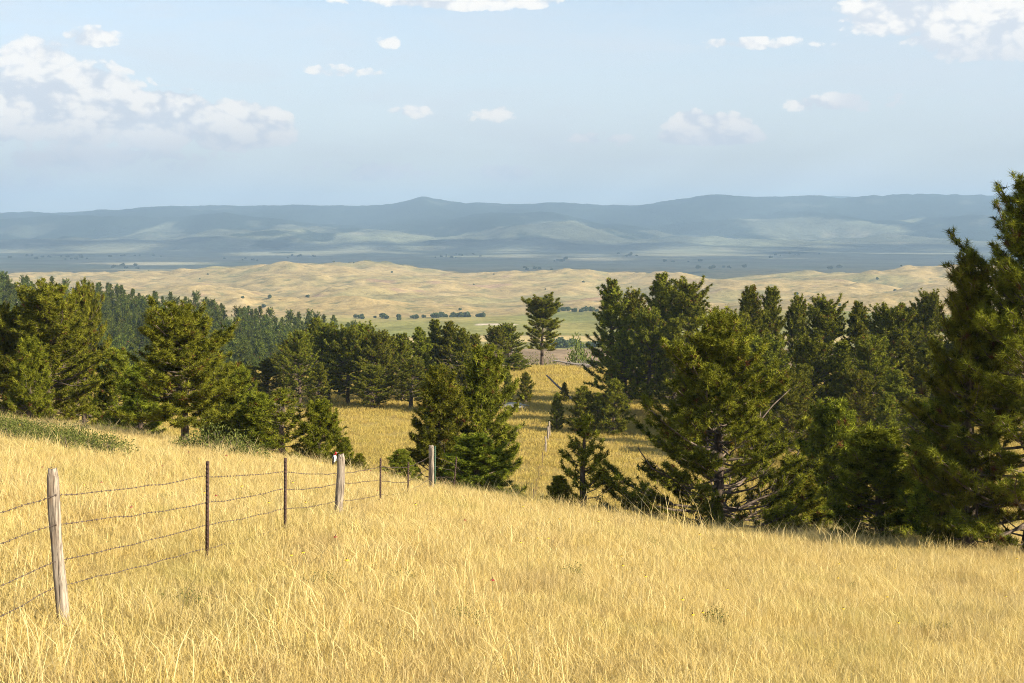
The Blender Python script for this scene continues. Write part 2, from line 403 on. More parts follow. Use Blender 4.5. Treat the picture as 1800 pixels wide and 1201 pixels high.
def land_color(x, y, z):
    n = len(x)
    col = np.zeros((n, 4)); col[:, 3] = 1
    n1 = fbm(x*.004, y*.002, 4); n2 = fbm(x*.02+5, y*.01, 3)
    gold = np.array([.365, .268, .118]); 
    def setm(m, c): 
        m = np.clip(m, 0, 1)[:, None]; col[:, :3] = col[:, :3]*(1-m)+np.asarray(c)*m
    col[:, :3] = gold
    setm((y < 780)*1.0, (.27, .225, .09))
    setm((x < 10)*(y < 700)*(y > 215)*.8, (.11, .10, .045))
    setm(((y > 780) & (y < 925))*1.0, (.29, .205, .12))
    setm(((y > 925) & (y < 990))*1.0, (.24, .22, .08))
    setm(((y > 990) & (y < 1060+20*n1))*1.0, (.50, .385, .165))
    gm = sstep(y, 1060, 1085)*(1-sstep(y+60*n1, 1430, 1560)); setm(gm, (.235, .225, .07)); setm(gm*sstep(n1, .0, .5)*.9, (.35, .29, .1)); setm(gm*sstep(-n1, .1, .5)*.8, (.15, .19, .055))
    xr = px_x(885, 1200)+8*np.sin(y*.03); setm((np.abs(y-1215-3*n2*8) < 16)*(np.abs(x-xr) < 17)*1., (.55, .45, .33))
    gh = sstep(y, 1500, 1600)*(1-sstep(y, 4300, 5200))
    setm(gh*sstep(n2, .15, .6)*.55, (.21, .19, .085)); setm(gh*sstep(-n2, .3, .6)*.45, (.36, .285, .155))
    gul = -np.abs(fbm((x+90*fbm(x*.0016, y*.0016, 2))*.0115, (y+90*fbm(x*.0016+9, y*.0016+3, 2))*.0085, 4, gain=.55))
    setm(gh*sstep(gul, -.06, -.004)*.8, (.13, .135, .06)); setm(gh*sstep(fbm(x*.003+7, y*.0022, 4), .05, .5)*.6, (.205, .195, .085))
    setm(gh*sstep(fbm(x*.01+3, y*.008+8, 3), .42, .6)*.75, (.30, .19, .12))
    hx = px_x(640, 3200); setm(np.exp(-((x-hx)/260)**2-((y-3230)/110)**2)*1.2*sstep(n2, -.2, .2), (.12, .125, .055))
    pl = sstep(y, 4000, 5000); setm(pl, (.31, .285, .185)); setm(sstep(y, 6000, 7600), (.25, .25, .165)); setm(sstep(y, 7900, 8900), (.125, .135, .09)); setm(pl*sstep(fbm(x*.0012, y*.0005, 4), .0, .5)*.8, (.25, .26, .15)); setm(pl*sstep(-n1, .2, .6)*.4, (.36, .32, .21))
    fo = fbm(x*.0011+2, y*.0007, 5)
    bias = np.interp(y, [5000, 7500, 9000, 10300, 11500, 40000], [-.60, -.46, -.22, .18, .7, 1.2])
    setm(sstep(fo+bias+.10*fbm(x*.006, y*.004, 3), -.03, .10), (.024, .038, .024))
    mead = sstep(fbm(x*.0021+40, y*.0013, 4)-np.interp(y, [9000, 11000, 13500], [.3, .40, .62]), 0, .05)*sstep(y, 8000, 9000); setm(mead*.6, (.10, .11, .075))
    return col

def build_terrain():
    ys = [-28.0]
    while ys[-1] < 19000:
        y = ys[-1]
        st = .011*(y+62)
        if 900 < y < 4300: st = .0052*y
        if 8000 < y: st = 62
        ys.append(y+st)
    ys = np.array(ys); us = np.linspace(-.60, .60, 350)
    cuts = [(-99, 225, 'ground', 'ground'), (225, 4300, 'hills', 'valley'), (4300, 8300, 'plain', 'plain'), (8300, 1e6, 'mountains', 'mountain')]
    for a, b, nm, mt in cuts:
        i0 = max(0, np.searchsorted(ys, a)-1) if a > 0 else 0
        i1 = min(len(ys)-1, np.searchsorted(ys, b)-1)
        yy = ys[i0:i1+1]
        X = us[None, :]*(yy[:, None]+62); Y = np.repeat(yy[:, None], len(us), 1)
        x = X.ravel(); y = Y.ravel(); z = H(x, y)
        r, c = X.shape; idx = np.arange(r*c).reshape(r, c)
        q = np.stack([idx[:-1, :-1], idx[:-1, 1:], idx[1:, 1:], idx[1:, :-1]], -1).reshape(-1, 4)
        me = mesh_np(nm, np.stack([x, y, z], 1), q, True)
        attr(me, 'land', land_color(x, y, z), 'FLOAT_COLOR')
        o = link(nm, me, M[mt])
        o['kind'] = 'structure'
        o['label'] = {'ground': 'grassy slope falling to the meadow among the pines', 'hills': 'sunlit golden rolling hills and fields beyond the pines',
                      'plain': 'wide grassy plain in cloud shadow before the mountains', 'mountains': 'long wooded mountain range along the horizon'}[nm]
build_terrain()

# ------------------------------------------------------------------ trees
def make_pine(seed, h, rad, base=.12, prof='cone', tuft=.24, nn=20, w=.014, whorl=.34, per=5, twig_sp=.22, dens=1.0, bare=0, lean=0, r0=None, twig_n=2, gap=0.0, asc=0.0):
    rg = np.random.RandomState(seed)
    # trunk
    k = 12; tz = np.linspace(0, 1, k)
    wob = np.cumsum(rg.randn(k, 2)*.012*h/k**.5, 0); wob -= wob[0]
    ax = np.stack([wob[:, 0]+lean*h*tz**1.5, wob[:, 1], tz*h*.985-.15*(tz == 0)], 1)
    r0 = r0 or (.022*h+.02); rr = r0*(1-tz)**.8+.012; rr[0] *= 1.35
    tv, tq = tubes(ax[None], rr[None], 9)
    def axis(t): return np.stack([np.interp(t, tz, ax[:, i]) for i in range(3)], -1)
    # main branches
    zs = []; z = base*h
    while z < h*.985:
        n = max(2, int(per+rg.randint(-1, 2)))
        a0 = rg.rand()*6.28
        for i in range(n):
            if rg.rand() < gap: continue
            zs.append((z+rg.randn()*whorl*.25, a0+i*6.283/n+rg.randn()*.35))
        z += whorl*(1-.45*z/h)*rg.uniform(.75, 1.25)
    zs = np.array(zs); t = np.clip(zs[:, 0]/h, .02, .985); az = zs[:, 1]; nb = len(t)
    s = (t-base)/(1-base); s = np.clip(s, 0, 1)
    if prof == 'cone': pr = (1-s)**.68*np.minimum(1, .82+s*1.6)
    elif prof == 'round': pr = np.sqrt(np.clip(1-((s-.36)/.66)**2, 0, 1))*.95+.04
    elif prof == 'top': pr = np.interp(s, [0, .12, .3, .45, .62, .8, .93, 1], [.75, .95, 1, .8, .78, .74, .5, .15])
    elif prof == 'spire': pr = (1-s)**.55*np.minimum(1, .66+s*2.6)
    elif prof == 'lone': pr = np.interp(s, [0, .1, .25, .4, .6, .7, .85, 1], [.8, .55, .8, 1, .85, .75, 1.0, .85])
    else: pr = 1-s
    lob = .5+.5*np.sin(az*2+seed)+.5*np.sin(az*3+s*7+seed*2.1)
    L = rad*pr*(rg.uniform(.5, 1.12, nb)+.34*(lob-.5))+.06*h*.3
    el = np.interp(s, [0, .35, .75, 1], [-.05+asc, .16+asc, .55, 1.05])+rg.randn(nb)*.14
    if prof == 'lone': el = np.interp(s, [0, .35, .75, 1], [0, .2, .38, .5])+rg.randn(nb)*.16
    m = 6; u = np.linspace(0, 1, m)
    dirh = np.stack([np.cos(az), np.sin(az), 0*az], 1)
    side = np.stack([-np.sin(az), np.cos(az), 0*az], 1)
    curl = rg.randn(nb)*.18; upc = rg.uniform(.1, .32, nb)
    bp = axis(t)[:, None, :]+dirh[:, None, :]*(L*np.cos(el))[:, None, None]*u[None, :, None]+side[:, None, :]*(L*curl)[:, None, None]*(u**2)[None, :, None]
    bp = bp+np.array([0, 0, 1.])*((L*np.sin(el))[:, None]*u[None, :]+(L*upc)[:, None]*(u**2.2)[None, :]-(L*.12)[:, None]*np.sin(u*3.14)[None, :])[..., None]
    bp = bp+rg.randn(nb, m, 3)*(.03*L)[:, None, None]*u[None, :, None]
    br = (.010*L+.006+.004*h/8)[:, None]*np.linspace(1.25, .35, m)[None, :]
    bv, bq = tubes(bp, br, 5)
    isbare = (rg.rand(nb) < bare)&(s < .45)
    # twigs
    TP = []; TD = []; TLn = []; seg = []
    for i in range(nb):
        if isbare[i]: st = .999
        else: st = rg.uniform(.3, .5) if s[i] < .6 else .2
        nt = max(2, int((1-st)*L[i]/twig_sp*dens*2))
        q = np.sort(rg.uniform(st, 1, nt)); q[-1] = 1
        if isbare[i]: q = rg.uniform(.4, 1, 4)
        p = np.stack([np.interp(q, u, bp[i, :, j]) for j in range(3)], 1)
        bd = unit((bp[i, -1]-bp[i, 2])[None])[0]
        sg = np.where(rg.rand(len(q)) < .5, 1, -1)
        ang = rg.uniform(.35, 1.05, len(q))*sg
        d = bd[None]*np.cos(ang)[:, None]+side[i][None]*np.sin(ang)[:, None]
        d[:, 2] += rg.uniform(-.08, .34, len(q)); d = unit(d)
        ln = np.clip((.42*L[i]*(1.05-q)+.14)*rg.uniform(.5, 1.15, len(q)), .08, .9*max(.35, rad*.4))
        TP.append(p); TD.append(d); TLn.append(np.where(isbare[i], -ln, ln)); seg.append(np.full(len(q), i))
    TP = np.concatenate(TP); TD = np.concatenate(TD); TLn = np.concatenate(TLn)
    dead = TLn < 0; TLa = np.abs(TLn)
    TE = TP+TD*TLa[:, None]; TE[:, 2] += .12*TLa
    tw = np.stack([TP, (TP+TE)/2-np.array([0, 0, .03])*TLa[:, None], TE], 1)
    tr = np.stack([np.full(len(TP), .0075), np.full(len(TP), .006), np.full(len(TP), .004)], 1)*(1+h/14)
    wv, wq = tubes(tw, tr, 3)
    BV = np.concatenate([bv, wv]); BQ = np.concatenate([bq, wq+len(bv)])
    # tufts: twig ends, points along twigs and the leader
    lv = ~dead
    cen = [TE[lv]]; dr = [TD[lv]]
    for f in np.linspace(.5, .88, twig_n):
        cen.append(TP[lv]+(TE-TP)[lv]*f+rg.randn(lv.sum(), 3)*.03); dr.append(unit(TD[lv]+rg.randn(lv.sum(), 3)*.7))
    top = axis(np.linspace(.93, 1, 6)); cen.append(top); dr.append(np.tile([0, 0, 1.], (6, 1)))
    cen = np.concatenate(cen); dr = np.concatenate(dr); dr = unit(dr+np.array([0, 0, .45]))
    nt = len(cen)
    tint = np.clip(rg.normal(.46, .27, nt), 0, .93); br_ = rg.rand(nt) < .018; tint[br_] = 1.0
    rd = unit(rg.randn(nt, nn, 3))
    nd = unit(dr[:, None, :]*.5+rd)
    ln = tuft*rg.uniform(.55, 1.0, (nt, nn, 1))*rg.uniform(.75, 1.15, (nt, 1, 1))
    st = cen[:, None, :]-dr[:, None, :]*tuft*rg.uniform(0, .55, (nt, nn, 1))
    en = st+nd*ln
    sd_ = unit(np.cross(nd, unit(rg.randn(nt, nn, 3))))*w*.5
    V = np.stack([st-sd_*.6+nd*ln*.08, st+nd*ln*.45-sd_, en, st+nd*ln*.45+sd_], 2) if False else np.stack([st-sd_, st+sd_, en], 2)
    V = V.reshape(-1, 3); Ft = np.arange(len(V)).reshape(-1, 3)
    tv_ = np.repeat(np.clip(tint[:, None]+rg.uniform(-.12, .12, (nt, nn)), 0, 1)*(1-br_[:, None])+br_[:, None], 3, 1).ravel()
    tm = mesh_np('trunk', tv, tq, True); tm.materials.append(M['bark'])
    bm_ = mesh_np('branches', BV, BQ, True); bm_.materials.append(M['branch'])
    cm = mesh_np('crown', V, Ft); attr(cm, 'tint', tv_)
    return dict(trunk=tm, branches=bm_, crown=cm, h=float(np.sort(V[:, 2])[-max(30, len(V)//1500)]), rad=rad, tris=len(Ft), tufts=nt)

def plant_pine(pr, px, d, top, label, group=None, half=None, mat='needle', rz=0., name='pine_tree', x=None, sink=.05):
    x = px_x(px, d) if x is None else x
    z = H1(x, d)-sink
    hgt = py_z(top, d)-z
    s = hgt/pr['h']
    sr = s if half is None else (half/F*d)/pr['rad']
    e = empty(name, (x, d, z), rz); e.scale = (sr, sr, s)
    tag(e, label, 'tree', group)
    for k in ('trunk', 'branches', 'crown'):
        me = pr[k]
        if k == 'crown' and len(me.materials) == 0: me.materials.append(M[mat])
        link(k, me, None, e)
    return e

def near_trees():
    P = {}
    P['right'] = make_pine(11, 9.8, 2.9, .04, 'spire', .22, 38, .0150, .34, 6, .115, 1.0, bare=.13, twig_n=1, asc=.08, gap=.05)
    P['slim'] = make_pine(12, 7.6, 1.45, .05, 'spire', .22, 38, .0150, .32, 6, .11, 1.0, bare=.05, twig_n=1, gap=.05)
    P['spread'] = make_pine(23, 7.4, 3.2, .05, 'cone', .21, 29, .0225, .31, 7, .105, 1.0, bare=.18, twig_n=1, r0=.17, asc=.1)
    P['main'] = make_pine(31, 5.3, 1.75, .20, 'top', .21, 29, .0225, .29, 7, .095, 1.05, bare=.14, r0=.13, twig_n=1)
    P['twin'] = make_pine(41, 5.0, 1.5, .02, 'spire', .19, 27, .021, .25, 7, .10, 1.1, twig_n=1, asc=.15)
    P['twin2'] = make_pine(42, 5.6, 1.55, .02, 'spire', .19, 27, .021, .25, 7, .10, 1.1, twig_n=1, asc=.15)
    P['young'] = make_pine(51, 3.2, 1.1, .02, 'spire', .18, 27, .020, .19, 7, .09, 1.1, twig_n=1, asc=.25)
    P['young2'] = make_pine(52, 3.0, .85, .03, 'cone', .18, 27, .020, .20, 7, .09, 1.0, twig_n=1, asc=.25)
    P['sapling'] = make_pine(53, 2.6, .6, .10, 'spire', .16, 28, .016, .25, 5, .11, .9, twig_n=1, asc=.2, gap=.1)
    P['tall'] = make_pine(61, 7.5, 2.0, .10, 'round', .23, 25, .029, .34, 7, .125, 1.0, bare=.1, twig_n=1, asc=.1)
    P['tall2'] = make_pine(62, 8.0, 1.8, .12, 'top', .23, 25, .029, .34, 7, .125, 1.0, bare=.1, twig_n=1, asc=.1)
    pp = plant_pine
    pp(P['right'], 1815, 37.5, 300, 'tallest dark pine with bare twisted lower limbs, at the edge of the grass slope', half=215, rz=.4)
    pp(P['slim'], 1703, 38, 447, 'slim pine standing against the tallest dark pine', half=95, rz=1.2)
    pp(P['spread'], 1262, 45, 548, 'broad spreading pine with grey forked limbs showing through its middle', half=196, rz=2.2)
    pp(P['young'], 1545, 42, 752, 'dense bright young pine between the spreading pine and the tallest pine', half=100, mat='needle_young')
    pp(P['young'], 1468, 58, 702, 'medium young pine just behind the spreading pine, beside the pale stake', half=84, rz=2)
    pp(P['young2'], 1622, 44, 810, 'low dark pine crowded under the slim pine', half=75, rz=.5)
    pp(P['young'], 1660, 40, 690, 'leafy dark pine filling the gap beside the tallest pine', half=90, rz=4)
    pp(P['sapling'], 1027, 44, 728, 'thin sparse pine sapling with brown cones beside the spreading pine', half=46, rz=.7)
    pp(P['young2'], 983, 43.5, 836, 'small dark pine seedling at the foot of the sparse sapling', half=34, rz=3)
    pp(P['young2'], 1395, 47, 800, 'low bushy pine pressed against the side of the spreading pine', half=60, rz=3)
    pp(P['twin'], 775, 52, 645, 'darker shorter pine of the touching pair beyond the fence', half=76, rz=.3)
    pp(P['twin2'], 852, 53, 608, 'taller pine of the touching pair beyond the fence', half=78, rz=1.3)
    pp(P['young'], 838, 47, 762, 'bright green young pine in front of the touching pair', half=72, rz=2.5, mat='needle_young')
    pp(P['young2'], 705, 47, 790, 'tiny pine tucked under the touching pair, near the split fence post', half=36, rz=1)
    pp(P['main'], 325, 53, 524, 'full round-topped pine with a clear straight trunk above the low bush', half=96, rz=.2)
    pp(P['twin'], 418, 57, 640, 'bushy pine growing right beside the round-topped pine', half=60, rz=2.2)
    pp(P['young'], 455, 55, 690, 'short wide pine behind the fence between taller pines', half=62, rz=1.7)
    pp(P['sapling'], 497, 52, 682, 'slender young pine with a bare lower stem behind the fence', half=46, rz=1.1)
    pp(P['young'], 562, 52, 702, 'open young pine with upturned tips near the bird post', half=48, rz=3.1, mat='needle_young')
    pp(P['young2'], 606, 49, 768, 'pine seedling just behind the bird on the post', half=24, rz=.4)
    pp(P['young2'], 633, 48.5, 797, 'smallest pine seedling near the bird post', half=20, rz=2.4)
    pp(P['young'], 245, 60, 640, 'low pine filling the space behind the round-topped pine', half=64, rz=1.2)
    pp(P['tall'], 85, 66, 494, 'tall full pine at the crest above the green shrub patch', half=86, rz=.9)
    pp(P['tall2'], 147, 84, 494, 'tall narrow pine behind the full pine at the crest', half=44, rz=2.9)
    pp(P['twin'], 8, 66, 533, 'pointed bright pine beside the tall full pine at the crest', half=52, rz=.9)
    pp(P['young'], 52, 62, 592, 'short forked pine in front of the tall full pine', half=46, rz=3.5)
    pp(P['twin2'], 205, 67, 612, 'mid-height pine between the crest pines and the round-topped pine', half=52, rz=4.2)
    pp(P['tall2'], 392, 88, 640, 'shaded pine behind the round-topped pine', half=62, rz=1.2)
    return P
near_trees()

def mid_trees():
    kw = dict(tuft=.33, nn=16, w=.060, whorl=.50, per=7, twig_sp=.18, dens=1.0, twig_n=1, asc=.08)
    V = [make_pine(71, 12, 2.5, .12, 'spire', bare=.15, **kw), make_pine(72, 12, 2.9, .14, 'round', bare=.2, **kw), make_pine(73, 12, 2.4, .18, 'top', bare=.3, gap=.12, **kw),
         make_pine(74, 12, 2.7, .10, 'cone', bare=.12, **kw), make_pine(75, 11, 2.6, .1, 'spire', bare=.15, gap=.1, **kw)]
    lone = make_pine(81, 11, 2.4, .30, 'lone', .36, 18, .050, .48, 6, .17, 1.0, bare=.15, gap=.16, r0=.20, asc=.10)
    small = make_pine(83, 4.2, 1.3, .06, 'spire', .26, 16, .03, .25, 6, .17, 1.1)
    rg = np.random.RandomState(5)
    pp = plant_pine
    pp(lone, 952, 190, 516, 'lone tall pine with a bare trunk on the grassy knoll', half=38, rz=.6)
    pp(V[2], 870, 198, 571, 'left-leaning pine of the pair below the lone knoll pine' if False else 'sparse pine beside the lone knoll pine', half=24, rz=.6)
    pp(V[1], 892, 203, 568, 'sparse taller pine close to the lone knoll pine', half=27, rz=2.6)
    pp(small, 908, 184, 622, 'low thick pine at the foot of the sparse pine pair', half=26, rz=2.6)
    pp(small, 924, 150, 654, 'small round pine below the knoll, by the pale rock', half=16, rz=.1, mat='needle')
    pp(small, 893, 150, 652, 'small pine seedling below the knoll next to the round one', half=13, rz=1.1)
    pp(small, 1025, 127, 678, 'small dense pine in the meadow, one of two beside the old fence line', half=31, rz=.5, mat='needle')
    pp(small, 1079, 126, 666, 'larger small pine in the meadow beside its dense twin', half=34, rz=1.9)
    pp(small, 1052, 131, 690, 'little pine half hidden between the two meadow pines', half=22, rz=3.0)
    pp(small, 979, 128, 690, 'thin dark pine next to the last fence post in the meadow', half=15, rz=2.2)
    pp(small, 992, 150, 672, 'slim seedling pine beside the leaning dead log', half=9, rz=2.2)
    # row along the far edge of the meadow
    row = [(440, 148, 640), (470, 150, 632), (505, 158, 600), (527, 147, 578), (556, 160, 560), (578, 150, 562), (612, 148, 568), (642, 150, 568), (664, 146, 580), (690, 158, 588),
           (708, 150, 585), (735, 152, 575), (765, 158, 558), (790, 156, 562), (812, 150, 575), (835, 160, 590), (404, 150, 650), (598, 162, 590), (752, 165, 590), (722, 143, 625), (655, 143, 640), (560, 143, 640), (780, 140, 640), (820, 140, 640)]
    for i, (px, d, top) in enumerate(row):
        pp(V[rg.randint(5)], px, d, top+rg.randint(-3, 4), 'dark pine in the row along the far edge of the golden meadow', 'pines along the far meadow edge', half=rg.uniform(28, 38), rz=rg.rand()*6)
    right = [(1076, 150, 490, 40, 0), (1112, 158, 506, 36, 2), (1163, 150, 480, 44, 0), (1212, 146, 486, 48, 2), (1140, 140, 540, 40, 1), (1185, 138, 560, 42, 3), (1274, 128, 545, 46, 1),
             (1318, 132, 502, 44, 0), (1356, 150, 504, 42, 3), (1402, 150, 516, 26, 2), (1454, 142, 517, 44, 2), (1510, 142, 530, 38, 0), (1566, 136, 534, 52, 1), (1598, 152, 534, 38, 1), (1636, 150, 508, 34, 2),
             (1428, 122, 590, 42, 1), (1480, 126, 600, 44, 3), (1532, 120, 590, 46, 1), (1590, 122, 600, 48, 3), (1345, 122, 590, 46, 1), (1640, 122, 590, 44, 0), (1690, 130, 560, 46, 1), (1740, 126, 545, 46, 3),
             (1300, 118, 640, 42, 3), (1385, 112, 650, 38, 1), (1452, 104, 720, 34, 3), (1560, 104, 690, 34, 0), (1100, 142, 580, 36, 1), (1225, 128, 600, 42, 3), (1780, 130, 530, 44, 1), (1620, 104, 700, 36, 3), (1160, 150, 600, 36, 1), (1505, 116, 650, 38, 1), (1572, 116, 650, 40, 3), (1410, 118, 640, 36, 3)]
    for px, d, top, hw, k in right:
        pp(V[k], px, d, top, 'dark pine in the dense stand behind the broad spreading pine', 'pines of the dense stand', half=hw*1.14, rz=rg.rand()*6)
mid_trees()

def scatter(name, pts, scl, tilt, idx, clumps, mat, label, cat='grass'):
    rg = np.random.RandomState(len(pts))
    col = bpy.data.collections.new(name+'_clumps')
    for i, m in enumerate(clumps):
        m.materials.append(mat); o = bpy.data.objects.new(f'{name}_clump_{i}', m); col.objects.link(o)
    me = bpy.data.meshes.new(name); me.vertices.add(len(pts)); me.vertices.foreach_set('co', np.asarray(pts, np.float32).ravel())
    rot = np.stack([rg.randn(len(pts))*tilt, rg.randn(len(pts))*tilt, rg.rand(len(pts))*6.28], 1)
    attr(me, 'rot', rot, 'FLOAT_VECTOR'); attr(me, 'scl', scl, 'FLOAT_VECTOR'); attr(me, 'idx', idx, 'INT')
    o = link(name, me); tag(o, label, cat, None, 'stuff')
    g = bpy.data.node_groups.new(name+'_scatter', 'GeometryNodeTree')
    g.interface.new_socket('Geometry', in_out='INPUT', socket_type='NodeSocketGeometry'); g.interface.new_socket('Geometry', in_out='OUTPUT', socket_type='NodeSocketGeometry')
    N = g.nodes; Lk = g.links
    gi = N.new('NodeGroupInput'); go = N.new('NodeGroupOutput'); ip = N.new('GeometryNodeInstanceOnPoints'); ci = N.new('GeometryNodeCollectionInfo')
    ci.inputs['Collection'].default_value = col; ci.inputs['Separate Children'].default_value = True; ci.inputs['Reset Children'].default_value = True
    def na(nm, ty):
        n = N.new('GeometryNodeInputNamedAttribute'); n.data_type = ty; n.inputs['Name'].default_value = nm; return n.outputs['Attribute']
    Lk.new(gi.outputs[0], ip.inputs['Points']); Lk.new(ci.outputs[0], ip.inputs['Instance']); ip.inputs['Pick Instance'].default_value = True
    Lk.new(na('idx', 'INT'), ip.inputs['Instance Index']); Lk.new(na('rot', 'FLOAT_VECTOR'), ip.inputs['Rotation']); Lk.new(na('scl', 'FLOAT_VECTOR'), ip.inputs['Scale'])
    Lk.new(ip.outputs[0], go.inputs[0])
    md = o.modifiers.new('scatter', 'NODES'); md.node_group = g
    return o
def far_forest():
    kw = dict(tuft=.8, nn=8, w=.17, whorl=.95, per=5, twig_sp=.85, dens=.9, twig_n=1)
    V = [make_pine(91, 11, 2.1, .08, 'spire', **kw), make_pine(92, 11, 2.3, .08, 'cone', **kw), make_pine(93, 11, 2.2, .1, 'round', **kw), make_pine(94, 11, 1.9, .08, 'spire', **kw)]
    one = []
    for v in V:   # too small in the picture to show parts: trunk and crown in one mesh
        tv = np.zeros(len(v['trunk'].vertices)*3); v['trunk'].vertices.foreach_get('co', tv); tv = tv.reshape(-1, 3)
        cv = np.zeros(len(v['crown'].vertices)*3); v['crown'].vertices.foreach_get('co', cv); cv = cv.reshape(-1, 3)
        tq = np.array([p.vertices[:] for p in v['trunk'].polygons])
        me = mesh_np('far_pine', np.concatenate([cv, tv]), [np.arange(len(cv)).reshape(-1, 3), tq+len(cv)])
        tt = np.zeros(len(cv)); v['crown'].attributes['tint'].data.foreach_get('value', tt)
        attr(me, 'tint', np.concatenate([tt, np.full(len(tv), .1)])); one.append(me)
    rg = np.random.RandomState(8); pts = []
    tries = 0
    while len(pts) < 800 and tries < 40000:
        tries += 1
        y = 250+(600-250)*rg.rand()**.75; u = rg.uniform(-.40, -.095)
        if y < 300 and u > -.2: continue
        x = u*y
        if x > -58+ (y-400)*.0: continue
        if any((x-a)**2+(y-b)**2 < 7.5 for a, b in pts): continue
        pts.append((x, y))
    pts.sort(key=lambda p: p[1])
    rest = np.array(pts[300:]); pts = pts[:300]
    n = len(rest); sc_ = rg.uniform(.75, 1.15, n)
    scatter('forest', np.stack([rest[:, 0], rest[:, 1], H(rest[:, 0], rest[:, 1])-.1], 1), np.stack([sc_, sc_, sc_], 1), .01, rg.randint(0, 4, n), one, M['needle_far'], 'dense dark pine forest along the far hillside ridge', 'forest')
    for x, y in pts:
        s = rg.uniform(.75, 1.15)
        o = link('distant_pine', one[rg.randint(4)], None, None, (x, y, H1(x, y)-.1)); o.scale = (s*rg.uniform(.85, 1.15),)*2+(s,); o.rotation_euler = (0, 0, rg.rand()*6.28)
        tag(o, 'small dark pine in the forest covering the far hillside', 'tree', 'pines of the hillside forest')
far_forest()

# round broadleaf trees and bushes far down the valley
def blob_tree(seed):
    rg = np.random.RandomState(seed); n = 420
    d = unit(rg.randn(n, 3)); r = rg.uniform(.55, 1, n)[:, None]*(1+.25*np.sin(d[:, :1]*3+seed)+.2*np.sin(d[:, 1:2]*5))
    c = d*r*np.array([1, 1, .8]); c[:, 2] += .95; c[:, 2] = np.maximum(c[:, 2], .08)
    sz = .26; a = unit(rg.randn(n, 3)); b = unit(np.cross(a, rg.randn(n, 3)))
    V = np.stack([c-a*sz, c+b*sz, c+a*sz, c-b*sz], 1).reshape(-1, 3)
    me = mesh_np('bush', V, np.arange(4*n).reshape(-1, 4)); attr(me, 'tint', np.repeat(np.clip(rg.normal(.5, .25, n), 0, 1), 4))
    return me
def broadleaf_mat(name, a, b):
    return leafy(name, lambda t: t.mix(A(t, 'tint'), a, b), .3)
M['broad'] = broadleaf_mat('broadleaf', (.045, .068, .022), (.12, .15, .045))
M['broad_light'] = broadleaf_mat('pale_broadleaf', (.09, .13, .03), (.24, .28, .08))
M['shrub'] = broadleaf_mat('shrub_leaves', (.05, .074, .018), (.22, .235, .06))
def valley_bushes():
    ms = [blob_tree(i) for i in range(4)]
    for m in ms: m.materials.append(M['broad'])
    rg = np.random.RandomState(3); spots = []
    def at(px, py, d, r): spots.append((px_x(px, d), d, r))
    for px in (998, 1010, 1022, 1032, 1043, 985, 975, 1052): spots.append((px_x(px+rg.randint(-3, 4), 950), 950+rg.uniform(-12, 12), rg.uniform(2.6, 4.5)))
    spots.append((px_x(986, 940), 940, 5.5)); spots.append((px_x(1010, 955), 955, 4.2))
    for px in range(620, 860, 13): spots.append((px_x(px+rg.randint(-6, 7), 1470), 1470+rg.uniform(-30, 25), rg.uniform(2.0, 5.0)))
    for px in range(760, 830, 9): spots.append((px_x(px+rg.randint(-4, 5), 1480), 1480+rg.uniform(-20, 20), rg.uniform(3.0, 5.5)))
    for px in range(970, 1060, 10): spots.append((px_x(px, 1500), 1500+rg.uniform(-20, 20), rg.uniform(2.5, 5.0)))
    for i in range(45):
        y = rg.uniform(1550, 3400); spots.append((rg.uniform(-.3, .3)*y, y, rg.uniform(1.5, 4)))
    for s in spots:
        o = link('valley_bush', ms[rg.randint(4)], None, None, (s[0], s[1], H1(s[0], s[1])-.2)); o.scale = (s[2]*.75, s[2]*.75, s[2]*.6); o.rotation_euler[2] = rg.rand()*6
        tag(o, 'round dark green bush in the far valley below the golden hills', 'bush', 'bushes along the valley bottom')
    n = 0
    for cx, cy, k in ((620, 5200, 4), (215, 4800, 8), (140, 6200, 9), (70, 6600, 8), (250, 6900, 7), (440, 6000, 5), (520, 6800, 6), (765, 6500, 6), (965, 4500, 5), (1270, 4600, 8), (980, 6200, 6), (1190, 5600, 4), (1460, 4700, 3), (820, 7000, 6), (1385, 6900, 8), (1110, 7000, 8)):
        for j in range(k):
            px = cx+rg.randn()*20; y = cy+rg.randn()*160; x = px_x(px, y); r = rg.uniform(2.5, 6)
            o = link('plain_tree', ms[rg.randint(4)], None, None, (x, y, H1(x, y)-.5)); o.scale = (r*1.4, r*1.4, r); o.rotation_euler[2] = rg.rand()*6
            tag(o, 'tiny dark tree clump on the shaded plain before the mountains', 'tree', 'trees scattered over the shaded plain')
valley_bushes()

